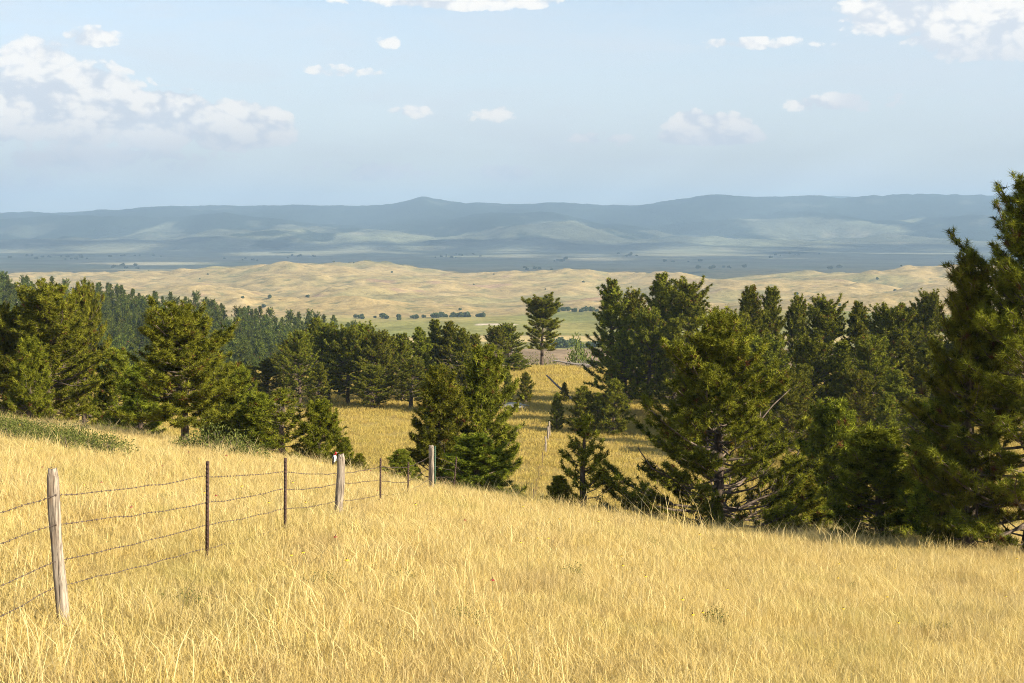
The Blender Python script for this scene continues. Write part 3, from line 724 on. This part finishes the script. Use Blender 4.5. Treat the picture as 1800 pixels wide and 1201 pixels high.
# ------------------------------------------------------------------ shrubs
def make_shrub(seed, n=900, r=1.0, hz=.7, leaf=.05, stems=14):
    rg = np.random.RandomState(seed)
    d = unit(rg.randn(n, 3)); d[:, 2] = np.abs(d[:, 2])
    rad = rg.uniform(.35, 1.0, n)**.6*(1+.3*np.sin(d[:, 0]*4+seed)+.25*np.sin(d[:, 1]*6+seed))
    c = d*rad[:, None]*np.array([r, r, hz]); c += rg.randn(n, 3)*.05*r; c[:, 2] = np.abs(c[:, 2])+.02
    a = unit(d+rg.randn(n, 3)*.8); b = unit(np.cross(a, rg.randn(n, 3)))
    l = leaf*rg.uniform(.6, 1.3, (n, 1))
    V = np.stack([c-a*l, c+b*l*.45, c+a*l, c-b*l*.45], 1).reshape(-1, 3)
    lm = mesh_np('foliage', V, np.arange(4*n).reshape(-1, 4)); attr(lm, 'tint', np.repeat(np.clip(rg.normal(.5, .28, n), 0, 1), 4))
    e = unit(rg.randn(stems, 3)+np.array([0, 0, .8])); e[:, 2] = np.abs(e[:, 2])
    q = np.linspace(0, 1, 4)[None, :, None]
    P = e[:, None, :]*np.array([r, r, hz])*.85*q+rg.randn(stems, 4, 3)*.04*r*q
    P[:, 0] = [0, 0, -.05]
    v, f = tubes(P, np.tile(np.linspace(.018, .005, 4)*r, (stems, 1)), 4)
    sm = mesh_np('stems', v, f, True); sm.materials.append(M['branch'])
    return lm, sm
def shrubs():
    lm = [make_shrub(i, 800, 1.0, .7, .05) for i in (1, 2, 3)]
    for l, s in lm: l.materials.append(M['shrub'])
    rg = np.random.RandomState(4)
    def put(px, d, w, hgt, label, group=None, v=None, name='low_shrub', dx=0):
        l, s = lm[rg.randint(3)] if v is None else v
        x = px_x(px, d); e = empty(name, (x, d, H1(x, d)-.03), rg.rand()*6.28); e.scale = (w, w, hgt/.7)
        tag(e, label, 'shrub', group); link('foliage', l, None, e); link('stems', s, None, e)
    for d, p0, p1, st in ((49, -20, 60, 22), (46, -25, 110, 24), (43, -20, 150, 26), (40, -15, 185, 28), (37.5, 40, 205, 30), (35.5, 120, 205, 32)):
        for px in range(p0, p1, st):
            put(px+rg.randint(-6, 7), d+rg.uniform(-.6, .6), rg.uniform(.5, .72), rg.uniform(.26, .5), 'low green shrub in the dense patch on the open grass slope', 'low shrubs of the green patch')
    for i, (px, d, w, h) in enumerate([(345, 46.5, .8, .7), (375, 46, .95, .85), (405, 45.5, .9, .7), (432, 45, .7, .55), (318, 47.5, .6, .5), (455, 44.5, .5, .4)]):
        put(px, d, w, h, 'green leafy bush at the foot of the round-topped pine', 'bushes under the round-topped pine')
    big = make_shrub(9, 1200, 1.0, .8, .07, 18); big[0].materials.append(M['broad_light'])
    put(1020, 205, 2.2, 3.4, 'pale green leafy shrub just behind the knoll', v=big, name='leafy_shrub')
    put(968, 212, 1.9, 1.9, 'round dark shrub behind the lone knoll pine', name='leafy_shrub')
    put(935, 208, 1.7, 2.0, 'dark shrub low behind the foot of the lone knoll pine', name='leafy_shrub')
    for px, d in [(540, 26), (500, 33), (545, 30), (160, 23), (280, 24), (610, 21.5), (330, 34), (930, 41), (430, 27), (700, 17), (1000, 20), (1250, 17), (1500, 24), (820, 14.5), (330, 14), (1150, 29), (1650, 19), (560, 16)]:
        put(px, d, .28, .16, 'small green weed tuft growing in the dry grass', 'green weeds in the dry grass', name='green_weed')
    # dead grey brush
    rg2 = np.random.RandomState(2); n = 60
    e = unit(rg2.randn(n, 3)+np.array([0, 0, .7])); e[:, 2] = np.abs(e[:, 2]); q = np.linspace(0, 1, 4)[None, :, None]
    P = e[:, None, :]*q*rg2.uniform(.5, 1.2, (n, 1, 1))+rg2.randn(n, 4, 3)*.08*q
    v, f = tubes(P, np.tile(np.linspace(.02, .006, 4), (n, 1)), 4); dm = mesh_np('dead_brush', v, f, True); dm.materials.append(M['dead'])
    for px, d, s in ((480, 138, 2.2), (505, 137, 1.6), (1030, 186, 1.6), (1000, 188, 1.2)):
        x = px_x(px, d); o = link('dead_brush', dm, None, None, (x, d, H1(x, d)-.05)); o.scale = (s*1.3, s, s*.7)
        tag(o, ('wider' if s in (2.2, 1.6) and px != 505 else 'smaller')+(' tangle of dead grey brush beside the meadow pines' if d < 150 else ' tangle of dead grey brush on the knoll crest'), 'brush', 'dead brush by the meadow' if d < 150 else 'dead brush on the knoll')
shrubs()

# ------------------------------------------------------------------ fence
FD = [(-4.45, 5.6, 's'), (-4.16, 9.3, 's')]
def wood_post(px0, px1, ytop, d, ybase, wid, label, split=False, seed=1):
    x0 = px_x(px0, d); x1 = px_x(px1, d); z0 = H1(x1, d); z1 = py_z(ytop, d); h = z1-z0
    rg = np.random.RandomState(seed); nr, ns = 34, 28
    t = np.linspace(0, 1, nr); a = np.linspace(0, 2*np.pi, ns, endpoint=False)
    rad = wid/2*(1-.12*t)*(1+.05*np.sin(t*7+seed)+.04*np.sin(t*17+seed))
    groove = 1-.10*np.abs(np.sin(a*3.5+seed))**8-.07*np.abs(np.sin(a*5.2+1))**14
    Rr = rad[:, None]*groove[None, :]*(1+.035*rg.randn(1, ns)+.015*rg.randn(nr, ns))
    Rr = Rr*(1-.22*(np.cos(a-2.7)[None, :] > .8)*(np.sin(t*9+seed) > .2)[:, None])
    Rr[-1] *= .72; Rr[-2] *= .93
    zz = -.25+t*(h+.25); zz = zz[:, None]+0*Rr; zz[-2] -= .012; zz[-1] += .01*np.cos(a+1)+.008*rg.randn(ns)
    lean = (x0-x1)
    X = Rr*np.cos(a)[None]+lean*(np.clip(t, 0, 1)[:, None])+.012*np.sin(t*5+seed)[:, None]; Y = Rr*np.sin(a)[None]
    V = np.stack([X, Y, zz], -1).reshape(-1, 3); idx = np.arange(nr*ns).reshape(nr, ns)
    q = np.stack([idx[:-1], np.roll(idx[:-1], -1, 1), np.roll(idx[1:], -1, 1), idx[1:]], -1).reshape(-1, 4)
    V = np.concatenate([V, [[lean, 0, h-.004]]]); cap = np.stack([idx[-1], np.roll(idx[-1], -1), np.full(ns, len(V)-1)], -1)
    me = mesh_np('fence_post', V, [q, cap], True); o = link('fence_post', me, M['wood'], None, (x1, d, z0))
    o.rotation_euler = (0, 0, 0)
    return tag(o, label, 'fence post', 'wooden fence posts'), (x1, d, z0, h)

def steel_mesh(h, mat, seed=0):
    V = []; Q = []
    def box(x0, x1, y0, y1, z0, z1):
        b = len(V); V.extend([(x, y, z) for z in (z0, z1) for (x, y) in ((x0, y0), (x1, y0), (x1, y1), (x0, y1))])
        Q.extend([(b+3, b+2, b+1, b), (b+4, b+5, b+6, b+7)]+[(b+i, b+(i+1) % 4, b+4+(i+1) % 4, b+4+i) for i in range(4)])
    box(-.021, .021, -.005, .005, -.3, h); box(-.005, .005, .0052, .038, -.3, h-.004)
    body = mesh_np('post_body', V, np.array(Q)); V = []; Q = []
    z = .10
    while z < h-.02:
        box(-.0085, .0085, -.017, -.0052, z, z+.026); z += .052
    studs = mesh_np('studs', V, np.array(Q))
    return body, studs
def steel_post(x, d, h, label, mat='rust', rz=.3, tilt=(0, 0), group='steel fence posts'):
    b, s = steel_mesh(h, mat); z0 = H1(x, d)
    e = empty('steel_fence_post', (x, d, z0), rz); e.rotation_euler = (tilt[0], tilt[1], rz); tag(e, label, 'fence post', group)
    pb = link('post_body', b, M[mat], e); link('studs', s, M[mat], pb)['kind'] = 'stuff'
    return e
def fence():
    wood_post(93, 113, 824, 12.5, 1065, .118, 'pale weathered wooden fence post leaning left, beside the dry grass' if False else 'thick pale weathered wooden fence post, leaning, with four wires', seed=1)
    wood_post(599, 595, 799, 25, 918, .155, 'grey wooden fence post with a red-headed bird on it', seed=4)
    wood_post(759, 757, 783, 40, 850, .17, 'wooden fence post with a green steel post strapped to it', seed=6)
    sp = [(364, 17.0, 811, 'thick rusty studded steel post next after the pale leaning post'), (501, 20.5, 805, 'rusty steel post just before the bird post'), (668.5, 30, 805, 'rusty steel post just after the bird post'),
          (717.5, 34.5, 812, 'rusty steel post just before the post with the green steel'), (797, 43.5, 803, 'dark steel post tilted beside the touching pine pair')]
    for px, d, top, lb in sp:
        x = px_x(px, d); steel_post(x, d, py_z(top, d)-H1(x, d), lb, rz=.25, tilt=(0, .09 if px == 797 else .005))
    x = px_x(764.5, 39.85); steel_post(x, 39.85, py_z(784, 39.85)-H1(x, 39.85), 'green painted steel post strapped to the wooden post', 'green_paint', rz=.2)
    for x, d in ((-4.16, 9.3), (-4.5, 5.2)):
        steel_post(x, d, 1.2, 'rusty steel post at the near end of the fence, before the pale leaning post', group='near end steel posts')
    # strands measured at each post: x, distance, four heights
    rows = [(px_x(-140, 9.3)*0-4.16, 9.3, None), (px_x(107, 12.5), 12.5, (868, 920, 984, 1029)), (px_x(364, 17), 17, (835, 883, 922, 963)), (px_x(501, 20.5), 20.5, (828, 858, 893, 924)),
            (px_x(598, 25), 25, (832, 849, 880, 904)), (px_x(669, 30), 30, (820, 843, 869, 893)), (px_x(718, 34.5), 34.5, (821, 847, 867, 885)), (px_x(761, 40), 40, (799, 817, 838, 848)), (px_x(797, 43.5), 43.5, (814, 826, 838, 846))]
    st = [[] for _ in range(4)]
    hs = (1.02, .78, .42, .2)
    for i in range(4):
        st[i].append((-4.5, 5.2, H1(-4.5, 5.2)+hs[i])); st[i].append((-4.16, 9.3, H1(-4.16, 9.3)+hs[i]))
        for x, d, r in rows[1:]: st[i].append((x-.03, d-.07, max(py_z(r[i], d), H1(x, d)+.13)))
        for d in (52, 60, 68, 76, 84, 92): 
            xx = -4.81+.065*d; st[i].append((xx, d, H1(xx, d)+hs[i]))
    fardists = [52, 60, 68, 76, 84, 92, 96.5, 100, 104.5, 110, 116, 121, 124.5]
    for k, d in enumerate(fardists):
        xx = -4.81+.065*d
        if d in (116, 121, 124.5):
            o, _ = wood_post(900+F*xx/d, 900+F*xx/d, 395+F*(EYE-H1(xx, d)-1.35)/d, d, 0, .17, 'grey wooden post of the old fence line down in the meadow', seed=20+k); o['group'] = 'wooden posts in the meadow'
        else:
            steel_post(xx, d, 1.25, 'thin steel post of the old fence line running down into the meadow', group='steel posts in the meadow')
        if d > 92:
            for i in range(4): st[i].append((xx, d, H1(xx, d)+hs[i]))
    names = ('topmost', 'second', 'third', 'lowest')
    rg = np.random.RandomState(12)
    for i in range(4):
        P = [];
        for a, b in zip(st[i][:-1], st[i][1:]):
            a = np.array(a); b = np.array(b); n = 9 if a[1] < 46 else 4
            t = np.linspace(0, 1, n, endpoint=False)[:, None]
            p = a+(b-a)*t; p[:, 2] -= (.008+.03*rg.rand())*np.sin(t[:, 0]*np.pi)*(1 if a[1] < 46 else .5); p[:, 2] += rg.randn(n)*.006*(t[:, 0] > 0); P.append(p)
        P.append(np.array([st[i][-1]])); P = np.concatenate(P)
        v, q = tubes(P[None], np.full((1, len(P)), .0030), 5)
        me = mesh_np('strand', v, q, True)
        e = empty('barbed_wire', tuple(P[0])); tag(e, f'{names[i]} strand of rusty barbed wire strung along the fence posts', 'wire')
        o = link('strand', me, M['wire'], e); o.location = tuple(-P[0])
        # barbs every 13 cm
        seglen = np.linalg.norm(np.diff(P, axis=0), axis=1); cum = np.concatenate([[0], np.cumsum(seglen)]); tot = np.interp(46, P[:, 1], cum)
        s = np.arange(.1, tot, .125); c = np.stack([np.interp(s, cum, P[:, j]) for j in range(3)], 1)
        bv = []
        for dd in ([.5, 0, .85], [-.6, .2, .75], [0.2, 0.0, 1]):
            dv = unit(np.array([dd])+rg.randn(len(s), 3)*.35)*.012
            bv.append(np.stack([c-dv, c, c+dv], 1))
        bv = np.concatenate(bv); v, q = tubes(bv, np.tile([.0012, .0038, .0012], (len(bv), 1)), 3)
        ob = link('barbs', mesh_np('barbs', v, q), M['wire'], o); ob['kind'] = 'stuff'
    # pale stake beside the young pines, leaning dead log, pale rock
    x = px_x(1446, 62); o, _ = wood_post(1446, 1446, 917, 62, 945, .07, 'thin pale stake standing in the grass behind the spreading pine', seed=31); o.name = 'thin_stake'; o['group'] = 'stakes'; 
    def log(px, d, L, r, rz, tilt, label, z=0):
        t = np.linspace(0, 1, 8); rg = np.random.RandomState(int(px)); P = np.stack([t*L, rg.randn(8)*.03*L*.3, rg.randn(8)*.02*L*.3], 1)
        v, q = tubes(P[None], (r*(1-.55*t))[None], 8)
        P2 = np.stack([np.stack([P[k], P[k]+np.array([.1*L, rg.randn()*.12*L, .1*L])*.7]) for k in (3, 4, 6)])
        v2, q2 = tubes(P2, np.tile([r*.3, r*.1], (3, 1)), 5)
        me = mesh_np('dead_log', np.concatenate([v, v2]), [q, q2+len(v)], True)
        x = px_x(px, d); o = link('dead_log', me, M['dead'], None, (x, d, H1(x, d)+z)); o.rotation_euler = (0, tilt, rz)
        tag(o, label, 'log')
    log(1008, 152, 4.0, .17, 3.0, -.75, 'dark dead log leaning up beside a slim seedling pine')
    log(1050, 187, 6.0, .2, 2.9, -.12, 'fallen grey log lying on the knoll by the pale shrub', .25)
    rg = np.random.RandomState(2)
    import bmesh
    bm = bmesh.new(); bmesh.ops.create_icosphere(bm, subdivisions=3, radius=1)
    for v in bm.verts:
        k = 1+.16*math.sin(v.co.x*4+1)+.12*math.sin(v.co.y*6+v.co.z*5); v.co = Vector((v.co.x*k*2.2, v.co.y*k*1.1, max(-.15, v.co.z*k*.32)))
    me = bpy.data.meshes.new('pale_rock'); bm.to_mesh(me); bm.free(); x = px_x(897, 145)
    o = link('pale_rock', me, simple('pale_limestone', (.28, .27, .25), .9, 3, (.40, .385, .36), .4), None, (x, 145, H1(x, 145)+.1)); tag(o, 'flat pale rock slab in the grass below the knoll', 'rock')
fence()

# ------------------------------------------------------------------ woodpecker
def bird():
    d = 24.92; x = px_x(588.5, d); z = py_z(806.5, d)
    # axis from tail to beak (side-on, clinging upright, facing right towards the post)
    ax = np.array([(-.035, 0, -.115), (-.028, 0, -.085), (-.018, 0, -.055), (-.008, 0, -.02), (-.004, 0, .02), (-.002, 0, .048), (0, 0, .066), (.006, 0, .084), (.014, 0, .098), (.024, 0, .106), (.032, 0, .107), (.045, 0, .106), (.062, 0, .105)])
    rr = np.array([.004, .010, .018, .030, .035, .030, .023, .023, .024, .020, .009, .006, .0015])
    v, q = tubes(ax[None], rr[None], 12)
    me = mesh_np('body', v, q, True)
    mats = [simple('white_feathers', (.75, .73, .70)), simple('red_feathers', (.52, .025, .02)), simple('black_feathers', (.02, .02, .025), .5), simple('grey_beak', (.25, .25, .27), .5)]
    for m in mats: me.materials.append(m)
    for i, p in enumerate(me.polygons):
        ring = i//12; c = p.center
        p.material_index = 2 if ring < 2 else (1 if 6 <= ring < 10 else (3 if ring >= 10 else 0))
    e = empty('woodpecker', (x, d, z), 0); tag(e, 'red-headed black and white woodpecker clinging to the top of a wooden post', 'bird')
    o = link('body', me, None, e)
    for s in (-1, 1):
        P = np.array([(-.012, s*.028, .038), (-.022, s*.033, .0), (-.028, s*.03, -.05), (-.036, s*.014, -.10)])
        v, q = tubes(P[None], np.array([[.010, .017, .013, .003]]), 8); v[:, 1] = P[0, 1]*.4+v[:, 1]*.6
        link('wing', mesh_np('wing', v, q, True), mats[2], e)
        v, q = tubes(np.array([[(.018, s*.012, -.03), (.034, s*.014, -.028), (.045, s*.014, -.02)]]), np.array([[.004, .003, .002]]), 6)
        link('leg', mesh_np('leg', v, q, True), mats[3], e)
        import bmesh
        bm = bmesh.new(); bmesh.ops.create_icosphere(bm, subdivisions=2, radius=.003); m2 = bpy.data.meshes.new('eye'); bm.to_mesh(m2); bm.free()
        link('eye', m2, mats[2], o, (.019, s*.0215, .104))
bird()

# ------------------------------------------------------------------ grass
def clump(seed, n, spread, hmin, hmax, wid, stalks):
    rg = np.random.RandomState(seed)
    b = rg.randn(n, 2)*spread*.5; az = rg.rand(n)*6.28
    h = rg.uniform(hmin, hmax, n); tall = np.arange(n) < stalks; h[tall] = rg.uniform(hmax*1.0, hmax*1.4, stalks)
    bend = rg.uniform(.05, .95, n)*h; bend[tall] *= .6
    o = np.stack([b[:, 0], b[:, 1], np.full(n, -.03)], 1); dr = np.stack([np.cos(az), np.sin(az), 0*az], 1)
    fa = rg.rand(n)*6.28; sd_ = np.stack([np.cos(fa), np.sin(fa), 0*fa], 1)*(wid*rg.uniform(.6, 1.3, n))[:, None]*.5
    up = np.array([0, 0, 1.])
    p1 = o+dr*(bend*.25)[:, None]+up*(h*.55)[:, None]; p2 = o+dr*bend[:, None]+up*h[:, None]
    V = np.stack([o-sd_, o+sd_, p1+sd_*.85, p1-sd_*.85, p2], 1).reshape(-1, 3)
    i0 = np.arange(n)*5
    q = np.stack([i0, i0+1, i0+2, i0+3], 1); t3 = np.stack([i0+3, i0+2, i0+4], 1)
    tint = np.clip(rg.normal(.42, .24, n), 0, 1); tint[tall] = rg.uniform(.75, 1, stalks)
    me = mesh_np('grass_clump', V, [q, t3]); attr(me, 'tint', np.repeat(tint, 5)); return me
def grass():
    rg = np.random.RandomState(77)
    near = [clump(i, 120, .34, .07, .25, .0048, 5) for i in range(5)]
    near += [clump(10+i, 110, .36, .06, .20, .0050, 1) for i in range(2)]+[clump(20, 40, .25, .15, .42, .006, 12)]
    Y = []; X = []
    bands = [(5.5, 14, 22), (14, 24, 19), (24, 36, 14), (36, 58, 9), (58, 74, 5)]
    for a, b, den in bands:
        area_n = int(den*.5*(b*b-a*a)*.90); y = np.sqrt(rg.uniform(a*a, b*b, area_n)); x = rg.uniform(-.45, .45, area_n)*y
        pxs = 900+F*x/y; k = ~((y > 52)&(x > -8)) & ~((y > 34.5)&(y < 50)&(pxs < np.interp(y, [34, 37, 40, 46, 50], [200, 205, 180, 110, 60]))&(pxs > np.interp(y, [34, 36, 40], [150, 60, -100]))&(rg.rand(len(y)) < .8)); X.append(x[k]); Y.append(y[k])
    x = np.concatenate(X); y = np.concatenate(Y)
    n = len(x); patch = fbm(x*.22, y*.22, 3)
    s = rg.uniform(.7, 1.25, n)*(1+.3*patch)*np.interp(y, [0, 20, 60], [1, 1.05, 1.35])
    s = s*(1+(rg.rand(n) < .10)*(x > -2)*(y > 33)*rg.uniform(.3, 1.0, n))
    scl = np.stack([s*1.05, s*1.05, s*rg.uniform(.52, .92, n)], 1)
    scatter('dry_grass', np.stack([x, y, H(x, y)], 1), scl, .12, np.minimum(rg.randint(0, 15, n)//2, 7), near, M['grass'], 'tall dry golden grass covering the near slope')
    mead = [clump(30+i, 90, .8, .14, .36, .02, 2) for i in range(5)]
    m = 16000; y = np.sqrt(rg.uniform(84**2, 200**2, m)); x = rg.uniform(-.30, .42, m)*y
    k = (H(x, y) < -10); x = x[k]; y = y[k]; n = len(x)
    s = rg.uniform(.75, 1.25, n)*(1+.3*fbm(x*.08, y*.08, 3)); scl = np.stack([s*1.3, s*1.3, s], 1)
    scatter('meadow_grass', np.stack([x, y, H(x, y)], 1), scl, .1, rg.randint(0, 5, n), mead, M['meadow_grass'], 'golden grass of the meadow among the pines')
grass()

# wildflowers standing in the grass
def flowers():
    rg = np.random.RandomState(21)
    sm = simple('flower_stem', (.16, .17, .06)); cm = simple('flower_cone', (.06, .03, .02))
    kinds = []
    for nm, c in (('dark red', (.28, .02, .02)), ('yellow', (.75, .48, .03))):
        pm = simple(nm.replace(' ', '_')+'_petals', c)
        v, q = tubes(np.array([[(0, 0, 0), (.01, 0, .2), (.02, .01, .42)]]), np.array([[.003, .0028, .0022]]), 5); st = mesh_np('stem', v, q, True); st.materials.append(sm)
        v, q = tubes(np.array([[(.02, .01, .415), (.02, .01, .43), (.021, .01, .447), (.022, .01, .455)]]), np.array([[.005, .009, .008, .001]]), 8); hd = mesh_np('flower_head', v, q, True); hd.materials.append(cm)
        V = []; Q = []
        for k in range(9):
            a = k*6.283/9; ca, sa = math.cos(a), math.sin(a); b = len(V)
            for r, w_, z in ((.006, .004, .430), (.022, .010, .426), (.034, .007, .412)):
                for sgn in (-1, 1): V.append((.02+ca*r-sa*w_*sgn, .01+sa*r+ca*w_*sgn, z))
            Q += [(b, b+1, b+3, b+2), (b+2, b+3, b+5, b+4)]
        pt = mesh_np('petals', V, np.array(Q)); pt.materials.append(pm); kinds.append((nm, st, hd, pt))
    n = 0
    while n < 70:
        y = rg.uniform(15, 44); u = rg.uniform(-.37, .37); x = u*y
        if u > 0 and y > 36: continue
        nm, st, hd, pt = kinds[0 if (rg.rand() < .45 and u < 0) else 1]
        e = empty('wildflower', (x, y, H1(x, y)-.02), rg.rand()*6.28); s = rg.uniform(.55, .8); e.scale = (s, s, s*1.1)
        tag(e, f'small {nm} coneflower standing in the dry grass', 'flower', f'{nm} wildflowers in the grass')
        link('stem', st, None, e); fh = link('flower_head', hd, None, e); link('petals', pt, None, fh); n += 1
flowers()

# ------------------------------------------------------------------ grazing cattle on the far golden hills
def cattle():
    import bmesh
    def part(P, r, sides=8): return tubes(np.array([P], float), np.array([r], float), sides)
    vs = []; qs = []; n = 0
    for P, r in [([(-1.0, 0, 1.05), (-.85, 0, 1.05), (-.4, 0, 1.0), (.2, 0, .98), (.7, 0, 1.05), (.95, 0, 1.08), (1.2, 0, .95), (1.45, 0, .62), (1.58, 0, .42), (1.66, 0, .28)], [.12, .30, .38, .40, .36, .28, .19, .15, .15, .08]),
                 ([(-.85, .2, 1.0), (-.95, .2, .7), (-.85, .2, .38), (-.88, .2, 0)], [.2, .13, .07, .08]), ([(-.75, -.2, 1.0), (-.85, -.2, .7), (-.75, -.2, .38), (-.78, -.2, 0)], [.2, .13, .07, .08]),
                 ([(.7, .18, .9), (.7, .18, .5), (.72, .18, 0)], [.17, .09, .08]), ([(.78, -.18, .9), (.85, -.18, .5), (.8, -.18, 0)], [.17, .09, .08]), ([(-1.02, 0, 1.25), (-1.12, 0, .9), (-1.12, 0, .5)], [.05, .04, .05])]:
        v, q = part(P, r); vs.append(v); qs.append(q+n); n += len(v)
    me = mesh_np('cow', np.concatenate(vs), np.concatenate(qs), True); me.materials.append(simple('black_hide', (.02, .018, .016), .7))
    rg = np.random.RandomState(6)
    for px in (521, 526, 530, 537, 541):
        d = 1980+rg.uniform(-25, 25); x = px_x(px, d); o = link('cow', me, None, None, (x, d, H1(x, d))); o.rotation_euler[2] = rg.rand()*6.28; o.scale = (1.15,)*3
        tag(o, 'tiny black cow grazing on the far golden hills', 'cow', 'cattle on the golden hills')
cattle()

# ------------------------------------------------------------------ high cloud out of view, shaped to shade the plain; the haze
def cloud():
    hc = 6000.; k = hc/tosun[2]
    ox, oy = tosun[0]*k, tosun[1]*k
    n = 300
    X, Y = np.meshgrid(np.linspace(-8000, 8000, n), np.linspace(3000, 15400, n))
    edge = np.minimum.reduce([(X+600+.44*Y)/500, (600+.44*Y-X)/500, (Y-3100-420*fbm(X*.0009+5, Y*.0))/260, (np.interp(X, [-6000, -2500, 500, 3000, 9000], [9400, 9000, 8600, 8300, 8300])-Y)/900])+.5*fbm(X*.0006+3, Y*.0006, 4)
    T = np.clip(edge, 0, 1)
    hole = (fbm(X*.0011+11, Y*.0006+2, 4) > np.where(Y < 3500, .6, .13))  # gaps sized to let more sun reach the plain and haze
    keep = (edge > 0)&~hole
    Zt = hc+T**.5*(260+320*np.maximum(0, ridged(X*.0009, Y*.0009, 4))); Zb = hc-T**.5*40*(1+fbm(X*.002, Y*.002, 2))
    idx = -np.ones((n, n), int); vv = []; 
    ids = np.argwhere(keep); idx[keep] = np.arange(len(ids)); m = len(ids)
    top = np.stack([X[keep]+ox, Y[keep]+oy, Zt[keep]], 1); bot = np.stack([X[keep]+ox, Y[keep]+oy, Zb[keep]-3], 1)
    a_, b_, c_, d_ = idx[:-1, :-1], idx[:-1, 1:], idx[1:, 1:], idx[1:, :-1]; ok = (a_ >= 0)&(b_ >= 0)&(c_ >= 0)&(d_ >= 0)
    q = np.stack([a_[ok], b_[ok], c_[ok], d_[ok]], 1)
    me = mesh_np('cloud', np.concatenate([top, bot]), [q, q[:, ::-1]+m], True)
    mt, t, out = newmat('cloud_vapour'); d = t.node('ShaderNodeBsdfDiffuse'); d.inputs[0].default_value = (.9, .9, .9, 1)
    tr = t.node('ShaderNodeBsdfTranslucent'); tr.inputs[0].default_value = (.9, .9, .9, 1); mx = t.node('ShaderNodeMixShader'); mx.inputs[0].default_value = .5
    t.l.new(d.outputs[0], mx.inputs[1]); t.l.new(tr.outputs[0], mx.inputs[2]); t.l.new(mx.outputs[0], out.inputs[0])
    o = link('cloud', me, mt); tag(o, 'broad broken white cloud out of view, shaped to shade the plain', 'cloud')
cloud()
def haze():
    import bmesh
    bm = bmesh.new(); bmesh.ops.create_cube(bm, size=1)
    x0, x1, y0, y1, z0, z1 = -14500, 14500, -220, 19300, -330, 420
    for v in bm.verts: v.co = Vector((x0 if v.co.x < 0 else x1, y0 if v.co.y < 0 else y1, z0 if v.co.z < 0 else z1))
    me = bpy.data.meshes.new('haze'); bm.to_mesh(me); bm.free()
    m, t, out = newmat('haze_air'); v = t.node('ShaderNodeVolumePrincipled'); v.inputs['Density'].default_value = 9e-5
    v.inputs['Color'].default_value = (.53, .75, 1.0, 1); v.inputs['Anisotropy'].default_value = .0
    t.l.new(v.outputs[0], out.inputs['Volume'])
    o = link('haze', me, m); o['kind'] = 'stuff'; o['label'] = 'pale blue haze filling the wide valley'
haze()
